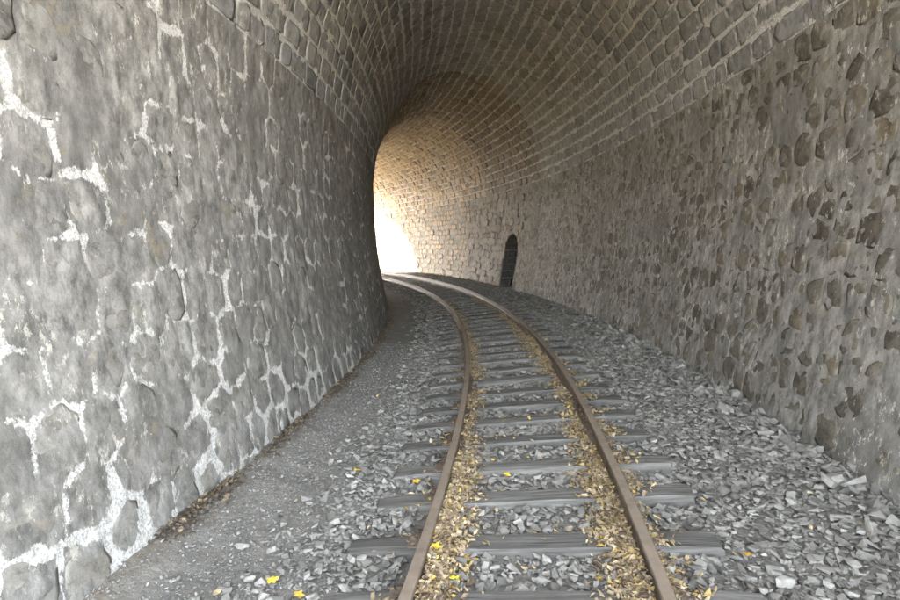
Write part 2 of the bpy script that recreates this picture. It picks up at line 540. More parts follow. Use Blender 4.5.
def stone_geo(poly, n, cut, proud, bulge, rough=0.003, drop=0.003):
    P = resample(poly, n, cut)
    c = P.mean(0)
    d = P - c
    L = np.hypot(*d.T)[:, None]
    P = P + d / np.maximum(L, 1e-6) * (np.random.default_rng(int(abs(c[0]) * 977 + abs(c[1]) * 7919)).uniform(-0.012, 0.010, (n, 1)))
    r1 = c + (P - c) * 0.80
    h = wob(np.array([c[0]]), np.array([c[1]]))[0]
    hh = wob(P[:, 0], P[:, 1]); hi = wob(r1[:, 0], r1[:, 1])
    ring0 = surf(P[:, 0], P[:, 1], hh - 0.05)
    ring1 = surf(P[:, 0], P[:, 1], hh + proud - drop + np.random.uniform(-rough, rough, n))
    ring2 = surf(r1[:, 0], r1[:, 1], hi + proud + bulge * 0.6 + np.random.uniform(-rough, rough, n) * 1.5)
    cen = surf(c[:1], c[1:], h + proud + bulge)
    V = np.vstack([ring0, ring1, ring2, cen])
    F = []
    for k in range(n):
        l = (k + 1) % n
        F.append((k, n + k, n + l)); F.append((k, n + l, l))
        F.append((n + k, 2 * n + k, 2 * n + l)); F.append((n + k, 2 * n + l, n + l))
        F.append((2 * n + k, 3 * n, 2 * n + l))
    return V, np.array(F), c
np.random.seed(3)

def place_stones(cells, parent, mat, n, cut, proud_fun, bulge, skip=None, name='stone', drop=0.003):
    """mat(s) gives the stone's material from its place along the line"""
    made = []
    for poly in cells:
        c = np.mean(poly, 0)
        if skip is not None and skip(c): continue
        if c[0] < mouth_s(np.interp(c[1], _pt, _po)) + 0.2: continue
        P = np.array(poly)
        x, y = P[:, 0], P[:, 1]
        area = 0.5 * abs(np.dot(x, np.roll(y, -1)) - np.dot(y, np.roll(x, -1)))
        if area < 0.006: continue
        V, F, c = stone_geo(poly, n, cut, proud_fun(c), bulge * random.uniform(0.5, 1.3), drop=drop)
        W = V[n:2 * n]
        px, py, d = project(W)
        vis = 0.0
        if d.min() > 0.3 and px.max() > 0 and px.min() < 900 and py.max() > 0 and py.min() < 600:
            vis = 0.5 * abs(np.dot(px, np.roll(py, -1)) - np.dot(py, np.roll(px, -1)))
        made.append((vis, V, F, random.random(), mat(c[0])))
    made.sort(key=lambda m: -m[0])
    for k, (vis, V, F, r, m) in enumerate(made[:300]):
        add(name, V, F, m, parent, {'rnd': np.full(len(V), r)}, smooth=(0, 0, 1, 1, 1))
    for m in dict.fromkeys(q[4] for q in made[300:]):
        Vs, Fs, Rs, off = [], [], [], 0
        for vis, V, F, r, mm in made[300:]:
            if mm is not m: continue
            Vs.append(V); Fs.append(F + off); Rs.append(np.full(len(V), r)); off += len(V)
        o = add('small_stones', np.vstack(Vs), np.vstack(Fs), m, parent, {'rnd': np.concatenate(Rs)}, smooth=(0, 0, 1, 1, 1), centre=False)
        o['kind'] = 'stuff'

def proud_left(c):
    z = np.interp(c[1], _pt, _pz)
    low = math.exp(-((z + 0.1) / 0.9) ** 2)
    return random.gauss(-0.0025 + 0.0030 * low, 0.0022)

def proud_right(c):
    return random.gauss(0.0018, 0.0018) if c[0] < RING1 + 1.5 else random.gauss(0.006, 0.010)

CELLS_L = rubble(0.05, T_SPR, 0.27, 0.036)
CELLS_R = rubble(T_TOT - T_SPR, T_TOT - 0.05, 0.235, 0.026)
sheet('mortar', 0, T_SPR, 0.025, wall_l, seeds=seeds_of(CELLS_L))
sheet('mortar', T_SPR, T_TOT - T_SPR, 0.04, vault, mat=M_MORTAR_V)
sheet('mortar', T_TOT - T_SPR, T_TOT, 0.025, wall_r, hole=True, seeds=seeds_of(CELLS_R), mat=M_MORTAR_R)
place_stones(CELLS_L, wall_l, lambda s: M_STONE_L, 10, 0.10, proud_left, 0.002)
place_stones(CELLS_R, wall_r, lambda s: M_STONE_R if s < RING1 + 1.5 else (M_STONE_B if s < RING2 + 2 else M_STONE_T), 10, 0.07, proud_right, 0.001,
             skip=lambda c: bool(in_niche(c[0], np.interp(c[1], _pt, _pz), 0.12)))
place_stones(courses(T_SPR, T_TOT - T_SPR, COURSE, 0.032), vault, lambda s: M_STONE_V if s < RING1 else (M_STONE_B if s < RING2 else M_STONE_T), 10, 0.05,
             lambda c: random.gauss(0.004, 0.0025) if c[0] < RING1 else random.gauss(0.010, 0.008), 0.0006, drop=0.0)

# ------------------------------------------------------------------ refuge niche: recess lined with blocks coloured dark for its shade
def niche():
    c, w = (N_S0 + N_S1) / 2, (N_S1 - N_S0) / 2 + 0.04
    out = []
    for z in np.linspace(N_Z0 - 0.2, N_ZS, 14): out.append((c - w, z))
    for a in np.linspace(0, math.pi, 17)[1:-1]: out.append((c - w * math.cos(a), N_ZS + (N_TOP - N_ZS + 0.04) * math.sin(a)))
    for z in np.linspace(N_ZS, N_Z0 - 0.2, 14): out.append((c + w, z))
    out = np.array(out)
    n = len(out)
    def pt(s, z, dep): return polar(s, half_width(z) - 0.015 + dep, z)
    rings = [pt(out[:, 0], out[:, 1], d) for d in (0.0, N_DEPTH * 0.5, N_DEPTH)]
    cen = pt(np.array([c]), np.array([0.7]), N_DEPTH)
    V = np.vstack(rings + [cen]); F = []
    for r in range(2):
        for k in range(n - 1): F.append((r * n + k, (r + 1) * n + k, (r + 1) * n + k + 1, r * n + k + 1))
    for k in range(n - 1): F.append((2 * n + k, 3 * n, 2 * n + k + 1))
    rec = add('refuge_niche', V, F, M_MORTAR, wall_r, {'crust': np.zeros(len(V)), 'jd': np.full(len(V), 0.03)})
    rec['label'] = 'small arched refuge niche, dark inside, pale mortar joints'
    # blocks on both reveals and on the back
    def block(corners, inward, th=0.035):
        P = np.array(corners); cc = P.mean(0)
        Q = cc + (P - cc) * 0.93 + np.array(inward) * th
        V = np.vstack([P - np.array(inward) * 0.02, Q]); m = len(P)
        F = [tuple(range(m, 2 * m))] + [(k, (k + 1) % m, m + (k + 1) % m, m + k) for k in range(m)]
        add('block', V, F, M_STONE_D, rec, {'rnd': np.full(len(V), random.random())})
    zc = np.linspace(N_Z0 - 0.1, N_ZS + 0.02, 7) + np.array([0] + [random.uniform(-0.03, 0.03) for _ in range(5)] + [0])
    tang = lambda s: np.array([-math.sin(s / R0), math.cos(s / R0), 0])
    radl = lambda s: np.array([math.cos(s / R0), math.sin(s / R0), 0])
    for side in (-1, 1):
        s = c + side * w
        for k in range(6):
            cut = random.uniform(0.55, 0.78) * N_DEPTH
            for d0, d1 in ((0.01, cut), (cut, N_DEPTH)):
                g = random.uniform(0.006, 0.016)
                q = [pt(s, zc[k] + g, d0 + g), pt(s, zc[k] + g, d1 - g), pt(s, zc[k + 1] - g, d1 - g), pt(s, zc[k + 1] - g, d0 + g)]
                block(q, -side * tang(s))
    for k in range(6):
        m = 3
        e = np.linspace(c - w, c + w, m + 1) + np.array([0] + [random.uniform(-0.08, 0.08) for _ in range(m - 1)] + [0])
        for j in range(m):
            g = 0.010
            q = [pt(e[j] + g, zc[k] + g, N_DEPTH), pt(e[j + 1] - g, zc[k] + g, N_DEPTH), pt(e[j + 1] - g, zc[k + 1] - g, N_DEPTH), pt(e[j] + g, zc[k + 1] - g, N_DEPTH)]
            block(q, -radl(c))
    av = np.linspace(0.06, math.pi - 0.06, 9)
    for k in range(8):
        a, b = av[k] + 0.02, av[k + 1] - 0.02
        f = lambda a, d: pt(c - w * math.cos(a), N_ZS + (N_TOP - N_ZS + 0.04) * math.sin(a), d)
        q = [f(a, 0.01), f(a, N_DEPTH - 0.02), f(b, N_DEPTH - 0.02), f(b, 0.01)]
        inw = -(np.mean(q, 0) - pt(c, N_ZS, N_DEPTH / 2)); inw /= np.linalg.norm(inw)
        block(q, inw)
niche()

# ------------------------------------------------------------------ bed, sleepers, rails
def mound(o, s):
    """leaf mould banked against the rails, inside both and outside the right one, and a shade trench left of the left one"""
    dl, dr = o + 0.53, o - 0.53
    k = np.clip(1.0 + 1.1 * fbm(s, o * 0.5, 0.6, 2), 0.25, 1.5)
    f = lambda d, w: np.exp(-(d / w) ** 2)
    return k * (np.where(dl > 0, 0.075 * f(dl, 0.105), -0.040 * f(dl + 0.085, 0.045)) + np.where(dr < 0, 0.070 * f(dr, 0.11), 0.050 * f(dr, 0.085)))  # trench outside the left rail shaped to darken its shadow strip

def bed_z(o, s):
    o = np.asarray(o, float); s = np.asarray(s, float)
    z = np.interp(o, [-2.3, -2.0, -1.75, -1.5, -1.2, -1.0, 1.0, 1.6, 2.05, 2.4],
                  [-0.09, -0.11, -0.165, -0.19, -0.21, -0.248, -0.112, -0.05, 0.0, 0.03])
    return z + 0.022 * fbm(s, o, 0.5, 3) + mound(o, s)

def bed():
    sa = np.concatenate([np.arange(S0 - 14, s_of_y(1.0), 0.3), np.arange(s_of_y(1.0), s_of_y(7), 0.04),
                         np.arange(s_of_y(7), S1 + 14, 0.12)])
    oa = np.linspace(-2.35, 2.35, 95)
    S, O = np.meshgrid(sa, oa, indexing='ij')
    V = polar(S, O, bed_z(O, S) - 0.012 + 0.012 * fbm(S, O + 3, 0.12, 2)).reshape(-1, 3)
    n, m = S.shape
    i = np.arange(n * m).reshape(n, m)
    F = np.stack([i[:-1, :-1], i[1:, :-1], i[1:, 1:], i[:-1, 1:]], -1).reshape(-1, 4)
    lit = np.clip(0.7 * np.exp(-((O + 1.95) / 0.10) ** 2) + mound(O, S) / 0.03, 0, 1).ravel()
    tag(add('track_bed', V, F, M_BED, None, {'litter': lit}, smooth=True, centre=False), kind='structure')
bed()
g = add('ground', [(-600, -600, -0.42), (600, -600, -0.42), (600, 600, -0.42), (-600, 600, -0.42)], [(0, 1, 2, 3)], M_LITTER, centre=False)
tag(g, kind='structure')

yo = np.linspace(-12, 9, 12)  # unseen pale sheet behind the camera, added to bounce sunlight inside
ys = np.linspace(S0 - 16, S0 + 0.5, 12)
YS, YO = np.meshgrid(ys, yo, indexing='ij')
_i = np.arange(144).reshape(12, 12)
tag(add('bounce_sheet', polar(YS, YO, -0.40).reshape(-1, 3), np.stack([_i[:-1, :-1], _i[1:, :-1], _i[1:, 1:], _i[:-1, 1:]], -1).reshape(-1, 4), M_BOUNCE, centre=False), kind='structure')

def hill():
    prof = [(-9, -0.5), (-7, 2.5), (-5, 5.2), (-2.4, 6.5), (2.4, 6.8), (6, 7.0), (16, 8.5), (30, 9.5), (31, -0.5)]
    th = np.linspace(S0, S1, 30)
    po, pz = np.array([p[0] for p in prof], float), np.array([p[1] for p in prof], float)
    def spread(s):                                    # left flank narrowed at the near mouth to let sun reach the ground
        f = 0.40 + 0.60 * np.clip((s - S0) / 12.0, 0, 1)
        return np.where(po < -2.7, -2.7 + (po + 2.7) * f * (1 if s > S0 else 0.8), po)
    V = np.vstack([polar(np.maximum(s, mouth_s(po)) if s > S0 else mouth_s(po), spread(s), pz) for s in th])
    V = V.reshape(len(th), len(prof), 3)
    V[1:-1, 1:-1, 2] += 0.15 * rng.standard_normal((len(th) - 2, len(prof) - 2))
    n, m = V.shape[:2]
    i = np.arange(n * m).reshape(n, m)
    F = np.stack([i[:-1, :-1], i[1:, :-1], i[1:, 1:], i[:-1, 1:]], -1).reshape(-1, 4)
    tag(add('hillside', V.reshape(-1, 3), F, M_HILL, centre=False), kind='structure')
    # end faces with the arched mouths left open
    for s, nm in ((S0, 'near'), (S1, 'far')):
        inn = np.stack([_po, _pz], 1)[::12]
        ang = np.arctan2(inn[:, 1] - 1.0, inn[:, 0])
        outp = []
        for k, (o_, z_) in enumerate(inn):
            f = k / (len(inn) - 1)
            u = np.interp(f, np.linspace(0, 1, len(po)), spread(s)); v = np.interp(f, np.linspace(0, 1, len(po)), pz)
            outp.append((u, v))
        outp = np.array(outp)
        sm = (lambda o: mouth_s(o)) if s == S0 else (lambda o: np.full(len(o), s))
        V = np.vstack([polar(sm(inn[:, 0]), inn[:, 0], inn[:, 1]), polar(sm(outp[:, 0]), outp[:, 0], outp[:, 1])])
        m = len(inn)
        F = [(k, k + 1, m + k + 1, m + k) for k in range(m - 1)]
        tag(add('rock_face', V, F, M_HILL, centre=False), kind='structure')
hill()

TILT = math.atan(CANT)
SLEEPER_W, SLEEPER_H, SLEEPER_L, SLEEPER_TOP = 0.175, 0.13, 1.92, -0.138
far_edges = [2.39, 2.90, 3.44, 3.92, 4.46, 4.98, 5.47, 5.96, 6.48, 7.02, 7.54, 8.06]
sl_s = [s_of_y(y, 0.1) - SLEEPER_W / 2 for y in far_edges]
sl_s = [sl_s[0] - 0.51] + sl_s
while sl_s[-1] < S1 + 3: sl_s.append(sl_s[-1] + 0.515 + random.uniform(-0.02, 0.02))

def sleeper_mesh(seed):
    r = np.random.default_rng(seed)
    n = 13
    xs = np.linspace(-SLEEPER_L / 2, SLEEPER_L / 2, n)
    w, h, bv = SLEEPER_W / 2, SLEEPER_H, 0.012
    sec = [(-w, -h), (-w, -bv), (-w + bv, 0), (-w * 0.4, 0.001), (w * 0.4, 0.001), (w - bv, 0), (w, -bv), (w, -h)]
    V = []
    for k, x in enumerate(xs):
        e = 0.012 if k in (0, n - 1) else 0.0
        dy = r.uniform(-0.004, 0.004)
        for (y, z) in sec:
            V.append((x + (r.uniform(-0.02, 0.02) if e else 0), y * (1 - 2 * e) + dy + r.uniform(-0.004, 0.004), z - e + (r.uniform(-0.004, 0.003) if z > -h else 0)))
    m = len(sec)
    F = []
    for k in range(n - 1):
        for j in range(m):
            l = (j + 1) % m
            F.append((k * m + j, k * m + l, (k + 1) * m + l, (k + 1) * m + j))
    F.append(tuple(range(m))[::-1]); F.append(tuple((n - 1) * m + j for j in range(m)))
    me = make_mesh('sleeper_timber', V, F, M_WOOD)
    return me

def box_geo(cx, cy, cz, sx, sy, sz):
    V = np.array([(cx + a * sx / 2, cy + b * sy / 2, cz + c * sz / 2) for c in (-1, 1) for b in (-1, 1) for a in (-1, 1)])
    F = [(0, 2, 3, 1), (4, 5, 7, 6), (0, 1, 5, 4), (2, 6, 7, 3), (0, 4, 6, 2), (1, 3, 7, 5)]
    return V, F

def bevel_box(cx, cy, cz, sx, sy, sz, b):
    bm = bmesh.new()
    V, F = box_geo(cx, cy, cz, sx, sy, sz)
    vv = [bm.verts.new(v) for v in V]
    for f in F: bm.faces.new([vv[k] for k in f])
    bmesh.ops.bevel(bm, geom=bm.edges[:], offset=b, segments=1, affect='EDGES')
    V = np.array([v.co[:] for v in bm.verts]); bm.verts.index_update()
    F = [tuple(v.index for v in f.verts) for f in bm.faces]
    bm.free()
    return V, F

GAUGE = 1.06
PL = make_mesh('tie_plate', *bevel_box(0, 0, 0, 0.25, 0.13, 0.012, 0.003), M_PLATE)
V1, F1 = bevel_box(0, 0, -0.01, 0.018, 0.018, 0.05, 0.002)
V2, F2 = bevel_box(0.006, 0, 0.019, 0.036, 0.026, 0.014, 0.004)
SP = make_mesh('spike', np.vstack([V1, V2]), F1 + [tuple(i + len(V1) for i in f) for f in F2], M_IRON)
SLM = [sleeper_mesh(100 + k) for k in range(10)]
ordw = ['first', 'second', 'third', 'fourth', 'fifth', 'sixth', 'seventh', 'eighth', 'ninth', 'tenth', 'eleventh', 'twelfth']
for k, s in enumerate(sl_s):
    o = bpy.data.objects.new('sleeper', SLM[k % 10])
    C.objects.link(o)
    off = random.uniform(-0.03, 0.03)
    p = polar(s, off, SLEEPER_TOP + CANT * off + random.uniform(-0.006, 0.004))
    o.location = p
    o.rotation_euler = (0, -TILT, s / R0 + math.radians(random.uniform(-0.6, 0.6)))
    v = k - 1
    if v < 0: lab = 'weathered grey timber sleeper closest underfoot, below the bottom edge of view'
    elif v < 12: lab = f'weathered grey timber sleeper, {ordw[v]} one up from the bottom of the view'
    else: lab = 'dark timber sleeper far along the bend, lost among the others there'
    tag(o, lab, 'sleeper', 'timber sleepers under the rails')
    if v < 18:
        for side in (-1, 1):
            t = bpy.data.objects.new('tie_plate', PL); C.objects.link(t); t.parent = o
            t.location = (side * GAUGE / 2 - off, 0, 0.007)
            for q in (-1, 1):
                u = bpy.data.objects.new('spike', SP); C.objects.link(u); u.parent = t
                u.location = (q * 0.067, q * 0.03 * side, 0.022); u.rotation_euler = (0, 0, 0 if q < 0 else math.pi)

RAIL_H = 0.122
def rail_profile():
    h = RAIL_H
    r = [(-0.052, 0), (-0.052, 0.010), (-0.012, 0.024), (-0.008, 0.034), (-0.008, h - 0.046), (-0.012, h - 0.036), (-0.027, h - 0.029), (-0.028, h - 0.007), (-0.023, h - 0.001), (0, h)]
    return np.array(r + [(-x, z) for x, z in r[-2::-1]])

def rail(side, s0, s1, label, shift=0.0):
    pr = rail_profile()
    # points in the canted track plane: x across, z up
    ss = np.arange(s0, s1, 0.25); ss = np.append(ss, s1)
    x = side * GAUGE / 2 + pr[:, 0]
    zz = pr[:, 1] - RAIL_H
    o_ = x * math.cos(TILT) - zz * math.sin(TILT)
    z_ = x * math.sin(TILT) + zz * math.cos(TILT)
    V = np.stack([polar(s, o_, z_) for s in ss])
    n, m = V.shape[:2]
    F = []
    for k in range(n - 1):
        for j in range(m):
            l = (j + 1) % m
            F.append((k * m + j, (k + 1) * m + j, (k + 1) * m + l, k * m + l))
    F.append(tuple(range(m))); F.append(tuple((n - 1) * m + j for j in range(m))[::-1])
    worn = np.tile((np.abs(pr[:, 0]) < 0.0245) & (pr[:, 1] > RAIL_H - 0.003), n).astype(float)
    return tag(add('rail', V.reshape(-1, 3), F, M_RAIL, None, {'worn': worn}), label, 'rail')
s_joint = s_of_y(4.72, 0.53)
rail(-1, S0 - 12, S1 + 12, 'rusty brown left rail curving along the inside of the bend')
r1 = rail(1, S0 - 12, s_joint - 0.004, 'rusty right rail in the foreground, up to the joint gap')
r2 = rail(1, s_joint + 0.004, S1 + 12, 'rusty right rail beyond the joint gap, sweeping round the bend')

def fishplate(side_in):
    L, b = 0.44, []
    x0 = GAUGE / 2 + side_in * 0.016
    V, F = bevel_box(0, 0, 0, 0.018, L, 0.055, 0.004)
    M = Matrix.Translation(polar(s_joint, 0, 0).tolist()) @ Matrix.Rotation(s_joint / R0, 4, 'Z') @ Matrix.Rotation(-TILT, 4, 'Y') @ Matrix.Translation((x0, 0, -0.068))
    W = np.array([(M @ Vector(v))[:] for v in V])
    t = add('fishplate', W, F, M_IRON)
    tag(t, 'iron fishplate bolted to the inner side of the right rail joint' if side_in < 0 else 'iron fishplate bolted to the outer side of the right rail joint', 'fishplate')
    for yb in (-0.16, -0.055, 0.055, 0.16):
        V, F = bevel_box(side_in * 0.016, yb, 0, 0.018, 0.028, 0.028, 0.005)
        add('bolt', np.array([(M @ Vector(v))[:] for v in V]), F, M_IRON, t)
fishplate(-1); fishplate(1)

# ------------------------------------------------------------------ ballast (crushed stone) and fine gravel
def rock_templates(count, npts, seed, flat=0.6):
    r = np.random.default_rng(seed)
    out = []
    for _ in range(count):
        bm = bmesh.new()
        P = r.uniform(-1, 1, (npts * 2, 3))
        P = P[np.argsort(-np.abs(P).max(1) - 0.6 * np.linalg.norm(P, axis=1))][:npts] * 0.82      # corner-seeking points: angular breakage
        P *= np.array([1.0, r.uniform(0.55, 0.9), flat * r.uniform(0.65, 1.1)])
        for p in P: bm.verts.new(p)
        res = bmesh.ops.convex_hull(bm, input=bm.verts[:])
        bmesh.ops.delete(bm, geom=[v for v in bm.verts if not v.link_faces], context='VERTS')
        bmesh.ops.triangulate(bm, faces=bm.faces[:])
        bm.verts.index_update()
        out.append((np.array([v.co[:] for v in bm.verts]), np.array([[v.index for v in f.verts] for f in bm.faces])))
        bm.free()
    return out

def rot_mats(yaw, tx, ty):
    c, s = np.cos(yaw), np.sin(yaw)
    Z = np.zeros((len(yaw), 3, 3)); Z[:, 0, 0] = c; Z[:, 0, 1] = -s; Z[:, 1, 0] = s; Z[:, 1, 1] = c; Z[:, 2, 2] = 1
    c, s = np.cos(tx), np.sin(tx)
    X = np.zeros_like(Z); X[:, 0, 0] = 1; X[:, 1, 1] = c; X[:, 1, 2] = -s; X[:, 2, 1] = s; X[:, 2, 2] = c
    c, s = np.cos(ty), np.sin(ty)
    Y = np.zeros_like(Z); Y[:, 1, 1] = 1; Y[:, 0, 0] = c; Y[:, 0, 2] = s; Y[:, 2, 0] = -s; Y[:, 2, 2] = c
    return Z @ X @ Y

def scatter(temps, P, size, tilt, extra):
    """stamps templates at P; returns verts, tris and per-vertex copies of extra"""
    n = len(P)
    M = rot_mats(rng.uniform(0, 6.283, n), rng.normal(0, tilt, n), rng.normal(0, tilt, n))
    which = rng.integers(0, len(temps), n)
    Vs, Fs, Es, off = [], [], [], 0
    for k, (tv, tf) in enumerate(temps):
        idx = np.where(which == k)[0]
        if not len(idx): continue
        V = np.einsum('nij,vj->nvi', M[idx], tv) * size[idx, None, None] + P[idx, None, :]
        F = tf[None] + (np.arange(len(idx)) * len(tv))[:, None, None] + off
        Vs.append(V.reshape(-1, 3)); Fs.append(F.reshape(-1, 3)); Es.append(np.repeat(extra[idx], len(tv), 0))
        off += len(idx) * len(tv)
    return np.vstack(Vs), np.vstack(Fs), np.concatenate(Es)

sl_arr = np.array(sl_s)
def on_sleeper(s, o, g=0.0):
    k = np.clip(np.searchsorted(sl_arr, s), 1, len(sl_arr) - 1)
    d = np.minimum(np.abs(sl_arr[k] - s), np.abs(sl_arr[k - 1] - s))
    return (d < SLEEPER_W / 2 + g) & (np.abs(o) < SLEEPER_L / 2 + g)

def on_rail(o, g):
    return np.abs(np.abs(o) - GAUGE / 2) < g

def rand_so(n, s0, s1, o0, o1):
    return rng.uniform(s0, s1, n), rng.uniform(o0, o1, n)

BIG = rock_templates(48, 10, 11, 0.42)
SML = rock_templates(28, 8, 12, 0.42)
def ballast():
    parts = []
    def layer(n, s0, s1, o0, o1, r0, r1, temps, lift, edge_fade=True, tilt=0.27):
        s, o = rand_so(n, s0, s1, o0, o1)
        r = r0 + (r1 - r0) * rng.random(n) ** 1.7
        keep = ~on_sleeper(s, o, r * 0.35) & ~on_rail(o, 0.035 + r * 0.3) & ((o < -0.66) | (o > -0.53))  # shade trench left of the left rail stays clear of stones
        if edge_fade:                                   # thins out into the cinder path
            keep &= (o > -1.05 + 0.25 * fbm(s, o, 0.7, 2)) | (rng.random(n) < 0.7 * np.clip((o + 1.7) / 0.6, 0, 1) ** 2.5)
        keep &= (o < half_width(bed_z(o, s)) - 0.02) & ((mound(o, s) < 0.022) | (rng.random(n) < 0.12))
        s, o, r = s[keep], o[keep], r[keep]
        z = bed_z(o, s) + r * lift + rng.uniform(-0.4, 0.5, len(s)) * r
        parts.append(scatter(temps, polar(s, o, z), r, tilt, rng.random(len(s))))
    a, b, c, d = s_of_y(1.2), s_of_y(5.5), s_of_y(12.0), S1 + 4
    layer(int((b - a) * 3.8 * 1050), a, b, -1.75, 2.05, 0.018, 0.050, BIG, 0.02)
    layer(int((b - a) * 3.8 * 350), a, b, -1.75, 2.05, 0.010, 0.024, SML, 0.3)
    layer(int((c - b) * 3.8 * 850), b, c, -1.75, 2.05, 0.020, 0.052, SML, 0.04)
    layer(int((d - c) * 3.8 * 220), c, d, -1.6, 2.05, 0.03, 0.06, SML, 0.12)
    layer(int((c - a) * 0.45 * 160), a, c, 1.6, 2.05, 0.035, 0.085, BIG, 0.25, False, 0.5)     # coarser pieces at the wall foot
    V, F, E, off = [], [], [], 0
    for v, f, e in parts:
        V.append(v); F.append(f + off); E.append(e); off += len(v)
    o = add('ballast', np.vstack(V), np.vstack(F), M_BALLAST, None, {'rnd': np.concatenate(E)}, centre=False)
    tag(o, 'crushed grey ballast stones between and beside the sleepers', 'ballast', kind='stuff')
    # fine gravel of the path on the left
    a, b = s_of_y(1.2), s_of_y(9.0)
    n = int((b - a) * 1.0 * 2600)
    s, o = rand_so(n, a, b, -2.0, -0.95)
    r = 0.004 + 0.011 * rng.random(n) ** 2.2
    P = polar(s, o, bed_z(o, s) - 0.004 + r * 0.2)
    V, F, E = scatter(SML, P, r, 0.4, rng.random(n))
    o = add('path_gravel', V, F, M_PEBBLE, None, {'rnd': E}, centre=False)
    tag(o, 'fine dark cinder gravel of the footpath along the left wall', 'gravel', kind='stuff')
ballast()

# ------------------------------------------------------------------ fallen leaves
def leaf_templates():
    out = []
    for k in range(14):
        r = np.random.default_rng(50 + k)
        asp = r.uniform(0.5, 0.85)
        rim = []
        for q in range(6):
            a = q / 6 * 2 * math.pi
            x, y = math.cos(a), math.sin(a) * asp
            e = 1.35 if q in (0, 3) else r.uniform(0.55, 1.15)
            rim.append((x * e, y * r.uniform(0.5, 1.25)))
        rim = np.array(rim)
        cu, cv = r.uniform(-0.6, 0.7), r.uniform(-0.2, 0.9)
        V = np.vstack([[0, 0], rim])
        z = cu * V[:, 0] ** 2 * 0.6 + cv * V[:, 1] ** 2 + r.uniform(-0.12, 0.12, 7)
        V = np.column_stack([V, z])
        F = np.array([(0, q + 1, (q + 1) % 6 + 1) for q in range(6)])
        out.append((V, F))
    return out
LT = leaf_templates()
PAL = np.array([(0.50, 0.37, 0.15), (0.42, 0.33, 0.20), (0.35, 0.275, 0.18), (0.25, 0.185, 0.125), (0.50, 0.42, 0.28), (0.14, 0.10, 0.07), (0.60, 0.43, 0.09)])
PALB = np.array([(0.12, 0.095, 0.068), (0.085, 0.068, 0.050), (0.165, 0.132, 0.092), (0.24, 0.185, 0.11), (0.055, 0.045, 0.035)])
def surface_z(s, o):
    return np.maximum(np.where(on_sleeper(s, o, 0.0), SLEEPER_TOP + CANT * o + 0.004, -9.0), bed_z(o, s) + 0.006)

def leaves():
    parts = []
    def put(s, o, pal, pw, size, lift):
        n = len(s)
        col = pal[rng.choice(len(pal), n, p=pw)] * rng.uniform(0.6, 1.1, (n, 1))
        P = polar(s, o, surface_z(s, o) + lift * rng.random(n))
        parts.append(scatter(LT, P, size, 0.45, col))
    pw = np.array([.13, .23, .2, .16, .15, .11, .02])
    a, e = s_of_y(1.2), s_of_y(16.0)
    for side, inn, dens in ((-1, 1, 1.0), (1, -1, 1.0), (1, 1, 0.65), (-1, -1, 0.12)):
        n = int(27000 * dens)
        s = a + (e - a) * rng.random(n) ** 1.35
        o = side * GAUGE / 2 + inn * (0.030 + np.abs(rng.normal(0, 0.085, n)))
        keep = fbm(s, o * 1.5, 0.55, 2) + rng.normal(0, 0.18, n) > -0.10 + 1.1 * (np.abs(o - side * GAUGE / 2) - 0.08)
        s, o = s[keep], o[keep]
        put(s, o, PAL, pw, 0.007 + 0.015 * rng.random(len(s)) ** 1.8, 0.016)
    n = 1500                                                # strays on the ballast, in drifts
    s = a + (e - a) * rng.random(n) ** 1.5; o = rng.uniform(-0.95, 0.62, n)
    k = (fbm(s, o, 0.45, 2) > 0.12) & ~on_rail(o, 0.04)
    put(s[k], o[k], PAL, np.array([.26, .22, .16, .10, .14, .04, .08]), rng.uniform(0.007, 0.018, k.sum()), 0.018)
    n = 220
    s = a + (e - a) * rng.random(n) ** 1.5; o = rng.uniform(-1.5, 1.9, n)
    k = ~on_rail(o, 0.04)
    put(s[k], o[k], PAL, np.array([.34, .2, .1, .10, .1, .04, .12]), rng.uniform(0.008, 0.02, k.sum()), 0.02)
    V, F, E, off = [], [], [], 0
    for v, f, c in parts:
        V.append(v); F.append(f + off); E.append(c); off += len(v)
    ob = add('leaf_litter', np.vstack(V), np.vstack(F), M_LEAF, None, {'col': np.vstack(E)}, centre=False)
    tag(ob, 'yellow and tan dry leaves drifted along both rails', 'leaves', kind='stuff')
    parts.clear()
    n = 5000                                                # brown litter at the foot of the left wall
    s = a + (s_of_y(12.0) - a) * rng.random(n) ** 1.2
    o = -half_width(bed_z(-1.95, s)) + 0.015 + np.abs(rng.normal(0, 0.055, n))
    k = fbm(s, o, 0.8, 2) + rng.normal(0, 0.15, n) > -0.12
    put(s[k], o[k], PALB, np.array([.3, .25, .22, .11, .12]), rng.uniform(0.007, 0.02, k.sum()), 0.016)
    v, f, c = parts[0]
    ob = add('leaf_litter', v, f, M_LEAF, None, {'col': c}, centre=False)
    tag(ob, 'brown rotting leaves lining the foot of the left wall', 'leaves', kind='stuff')
leaves()

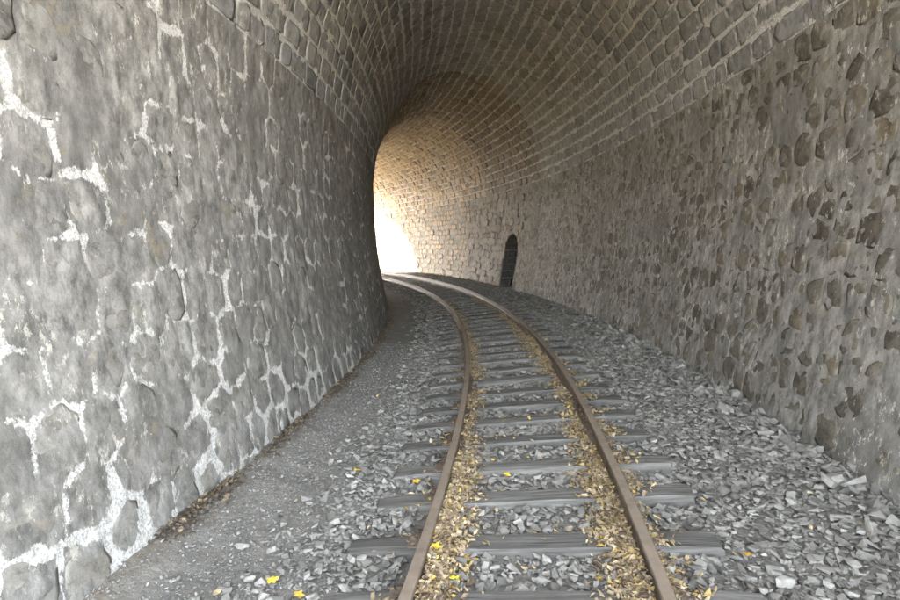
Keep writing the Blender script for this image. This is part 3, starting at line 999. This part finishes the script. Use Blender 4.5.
def maple_leaf(px, py, size, col, label, rot=0.0):
    s, o, z = pix_ground(px, py, lambda o, s: surface_z(np.array([s]), np.array([o]))[0] + 0.03)
    r = random.Random(int(px * 7 + py))
    lob = []
    for k in range(20):
        a = k / 20 * 2 * math.pi
        rad = (0.62 + 0.38 * abs(math.cos(2.5 * a))) * (1.0 if k % 4 else 1.1) * r.uniform(0.85, 1.1)
        lob.append((math.cos(a) * rad, math.sin(a) * rad))
    V = [(0, 0, 0.05)] + [(x * 0.5, y * 0.5, 0.05 + 0.08 * math.sin(3 * x + 2 * y)) for x, y in lob] + \
        [(x, y, 0.22 * (x * x) * r.uniform(0.4, 1.4) + 0.06 * math.sin(5 * y)) for x, y in lob]
    F = [(0, 1 + k, 1 + (k + 1) % 20) for k in range(20)] + [(1 + k, 21 + k, 21 + (k + 1) % 20, 1 + (k + 1) % 20) for k in range(20)]
    V = np.array(V) * size
    Mx = Matrix.Rotation(rot, 3, 'Z') @ Matrix.Rotation(r.uniform(0.1, 0.35), 3, 'X')
    P = polar(s, o, z)
    W = np.array([(Mx @ Vector(v))[:] for v in V]) + P
    c = np.tile(np.array(col), (len(W), 1))
    ob = add('fallen_leaf', W, F, M_LEAF, None, {'col': c})
    st = np.array([[0.9, 0.03, 0.0], [0.9, -0.03, 0.0], [1.7, 0.0, 0.12]]) * size
    st = np.array([(Mx @ Vector(v))[:] for v in st]) + P
    add('stalk', st, [(0, 1, 2)], M_LEAF, ob, {'col': np.tile(np.array((0.4, 0.25, 0.05)), (3, 1))})
    tag(ob, label, 'leaf', 'single fallen leaves')
Y1, Y2, G1 = (0.66, 0.45, 0.06), (0.58, 0.36, 0.06), (0.55, 0.55, 0.05)
maple_leaf(272, 580, 0.030, Y1, 'yellow leaf on the dark cinder path beside a round pebble', 0.4)
maple_leaf(299, 595, 0.026, Y2, 'orange yellow leaf at the bottom edge, left of the rail', 1.4)
maple_leaf(455, 578, 0.024, G1, 'greenish yellow leaf lying right of the left rail near the bottom', 2.0)
maple_leaf(357, 470, 0.026, Y1, 'yellow leaf alone on the stones at the edge of the path', 2.6)
maple_leaf(507, 470, 0.028, Y1, 'pale yellow leaf lying on a sleeper between the rails', 0.9)
maple_leaf(747, 554, 0.026, Y2, 'ochre leaf on bare ballast right of the right rail', 3.0)
maple_leaf(436, 546, 0.030, Y1, 'bright yellow leaf among dry ones beside the left rail', 1.1)
maple_leaf(416, 481, 0.032, Y1, 'large yellow leaf on ballast just left of the left rail', 0.2)

# ------------------------------------------------------------------ single loose stones
def loose_stone(px, py, size, tint, label, seed, sink=0.45, flat=0.62):
    s, o, z = pix_ground(px, py, lambda o, s: surface_z(np.array([s]), np.array([o]))[0])
    tv, tf = rock_templates(1, 20, seed, flat)[0]
    V = tv * size
    V = V + polar(s, o, z - V[:, 2].min() * sink)
    tag(add('loose_stone', V, tf, M_BALLAST, None, {'rnd': np.full(len(V), tint)}), label, 'stone', 'loose stones')
loose_stone(250, 579, 0.033, 0.8, 'rounded grey pebble on the cinder path beside a yellow leaf', 301)
loose_stone(783, 585, 0.050, 0.99, 'pale stone at the end of the lowest sleeper on the right', 302)
loose_stone(776, 572, 0.055, 0.93, 'pale slab just above the end of the lowest right sleeper', 303, flat=0.4)
loose_stone(627, 457, 0.030, 1.0, 'whitish stone on a sleeper just right of the right rail', 304)
loose_stone(561, 449, 0.030, 1.0, 'whitish stone between the rails near the right rail', 305)
loose_stone(738, 396, 0.105, 0.80, 'flat block of rock at the foot of the right wall', 306, 0.5, 0.5)
loose_stone(858, 470, 0.085, 0.55, 'big dark stone at the foot of the right wall, nearest the right edge', 307, 0.6, 0.6)
loose_stone(384, 440 + 47, 0.045, 0.7, 'flat grey stone at the path edge beside the left sleeper ends', 308)

# ------------------------------------------------------------------ small iron hook on the left side of the vault
def hook():
    px, py = 372, 72
    best = None
    for t in np.linspace(T_SPR - 0.3, T_SPR + 2.2, 90):
        for s in np.linspace(s_of_y(5), s_of_y(14), 120):
            P = surf(s, t, 0.0)
            x, y, d = project(P)
            e = (x - px) ** 2 + (y - py) ** 2
            if best is None or e < best[0]: best = (e, s, t)
    _, s, t = best
    a, b = surf(s, t, -0.03), surf(s, t, 0.12)
    c = surf(s - 0.10, t, 0.14)
    pts = [a, b, c, c + np.array([0, 0, 0.05])]
    V, F = [], []
    for i, p in enumerate(pts):
        d = pts[min(i + 1, 3)] - pts[max(i - 1, 0)]; d = Vector(d).normalized()
        u = d.orthogonal().normalized(); w = d.cross(u)
        for q in range(6):
            an = q / 6 * 2 * math.pi
            V.append(np.array(p) + 0.012 * (math.cos(an) * np.array(u) + math.sin(an) * np.array(w)))
    for i in range(3):
        for q in range(6):
            l = (q + 1) % 6
            F.append((i * 6 + q, i * 6 + l, (i + 1) * 6 + l, (i + 1) * 6 + q))
    F.append(tuple(range(6))[::-1]); F.append(tuple(18 + q for q in range(6)))
    tag(add('wall_hook', V, F, M_IRON), 'small dark iron hook sticking out high on the left wall', 'hook')
hook()
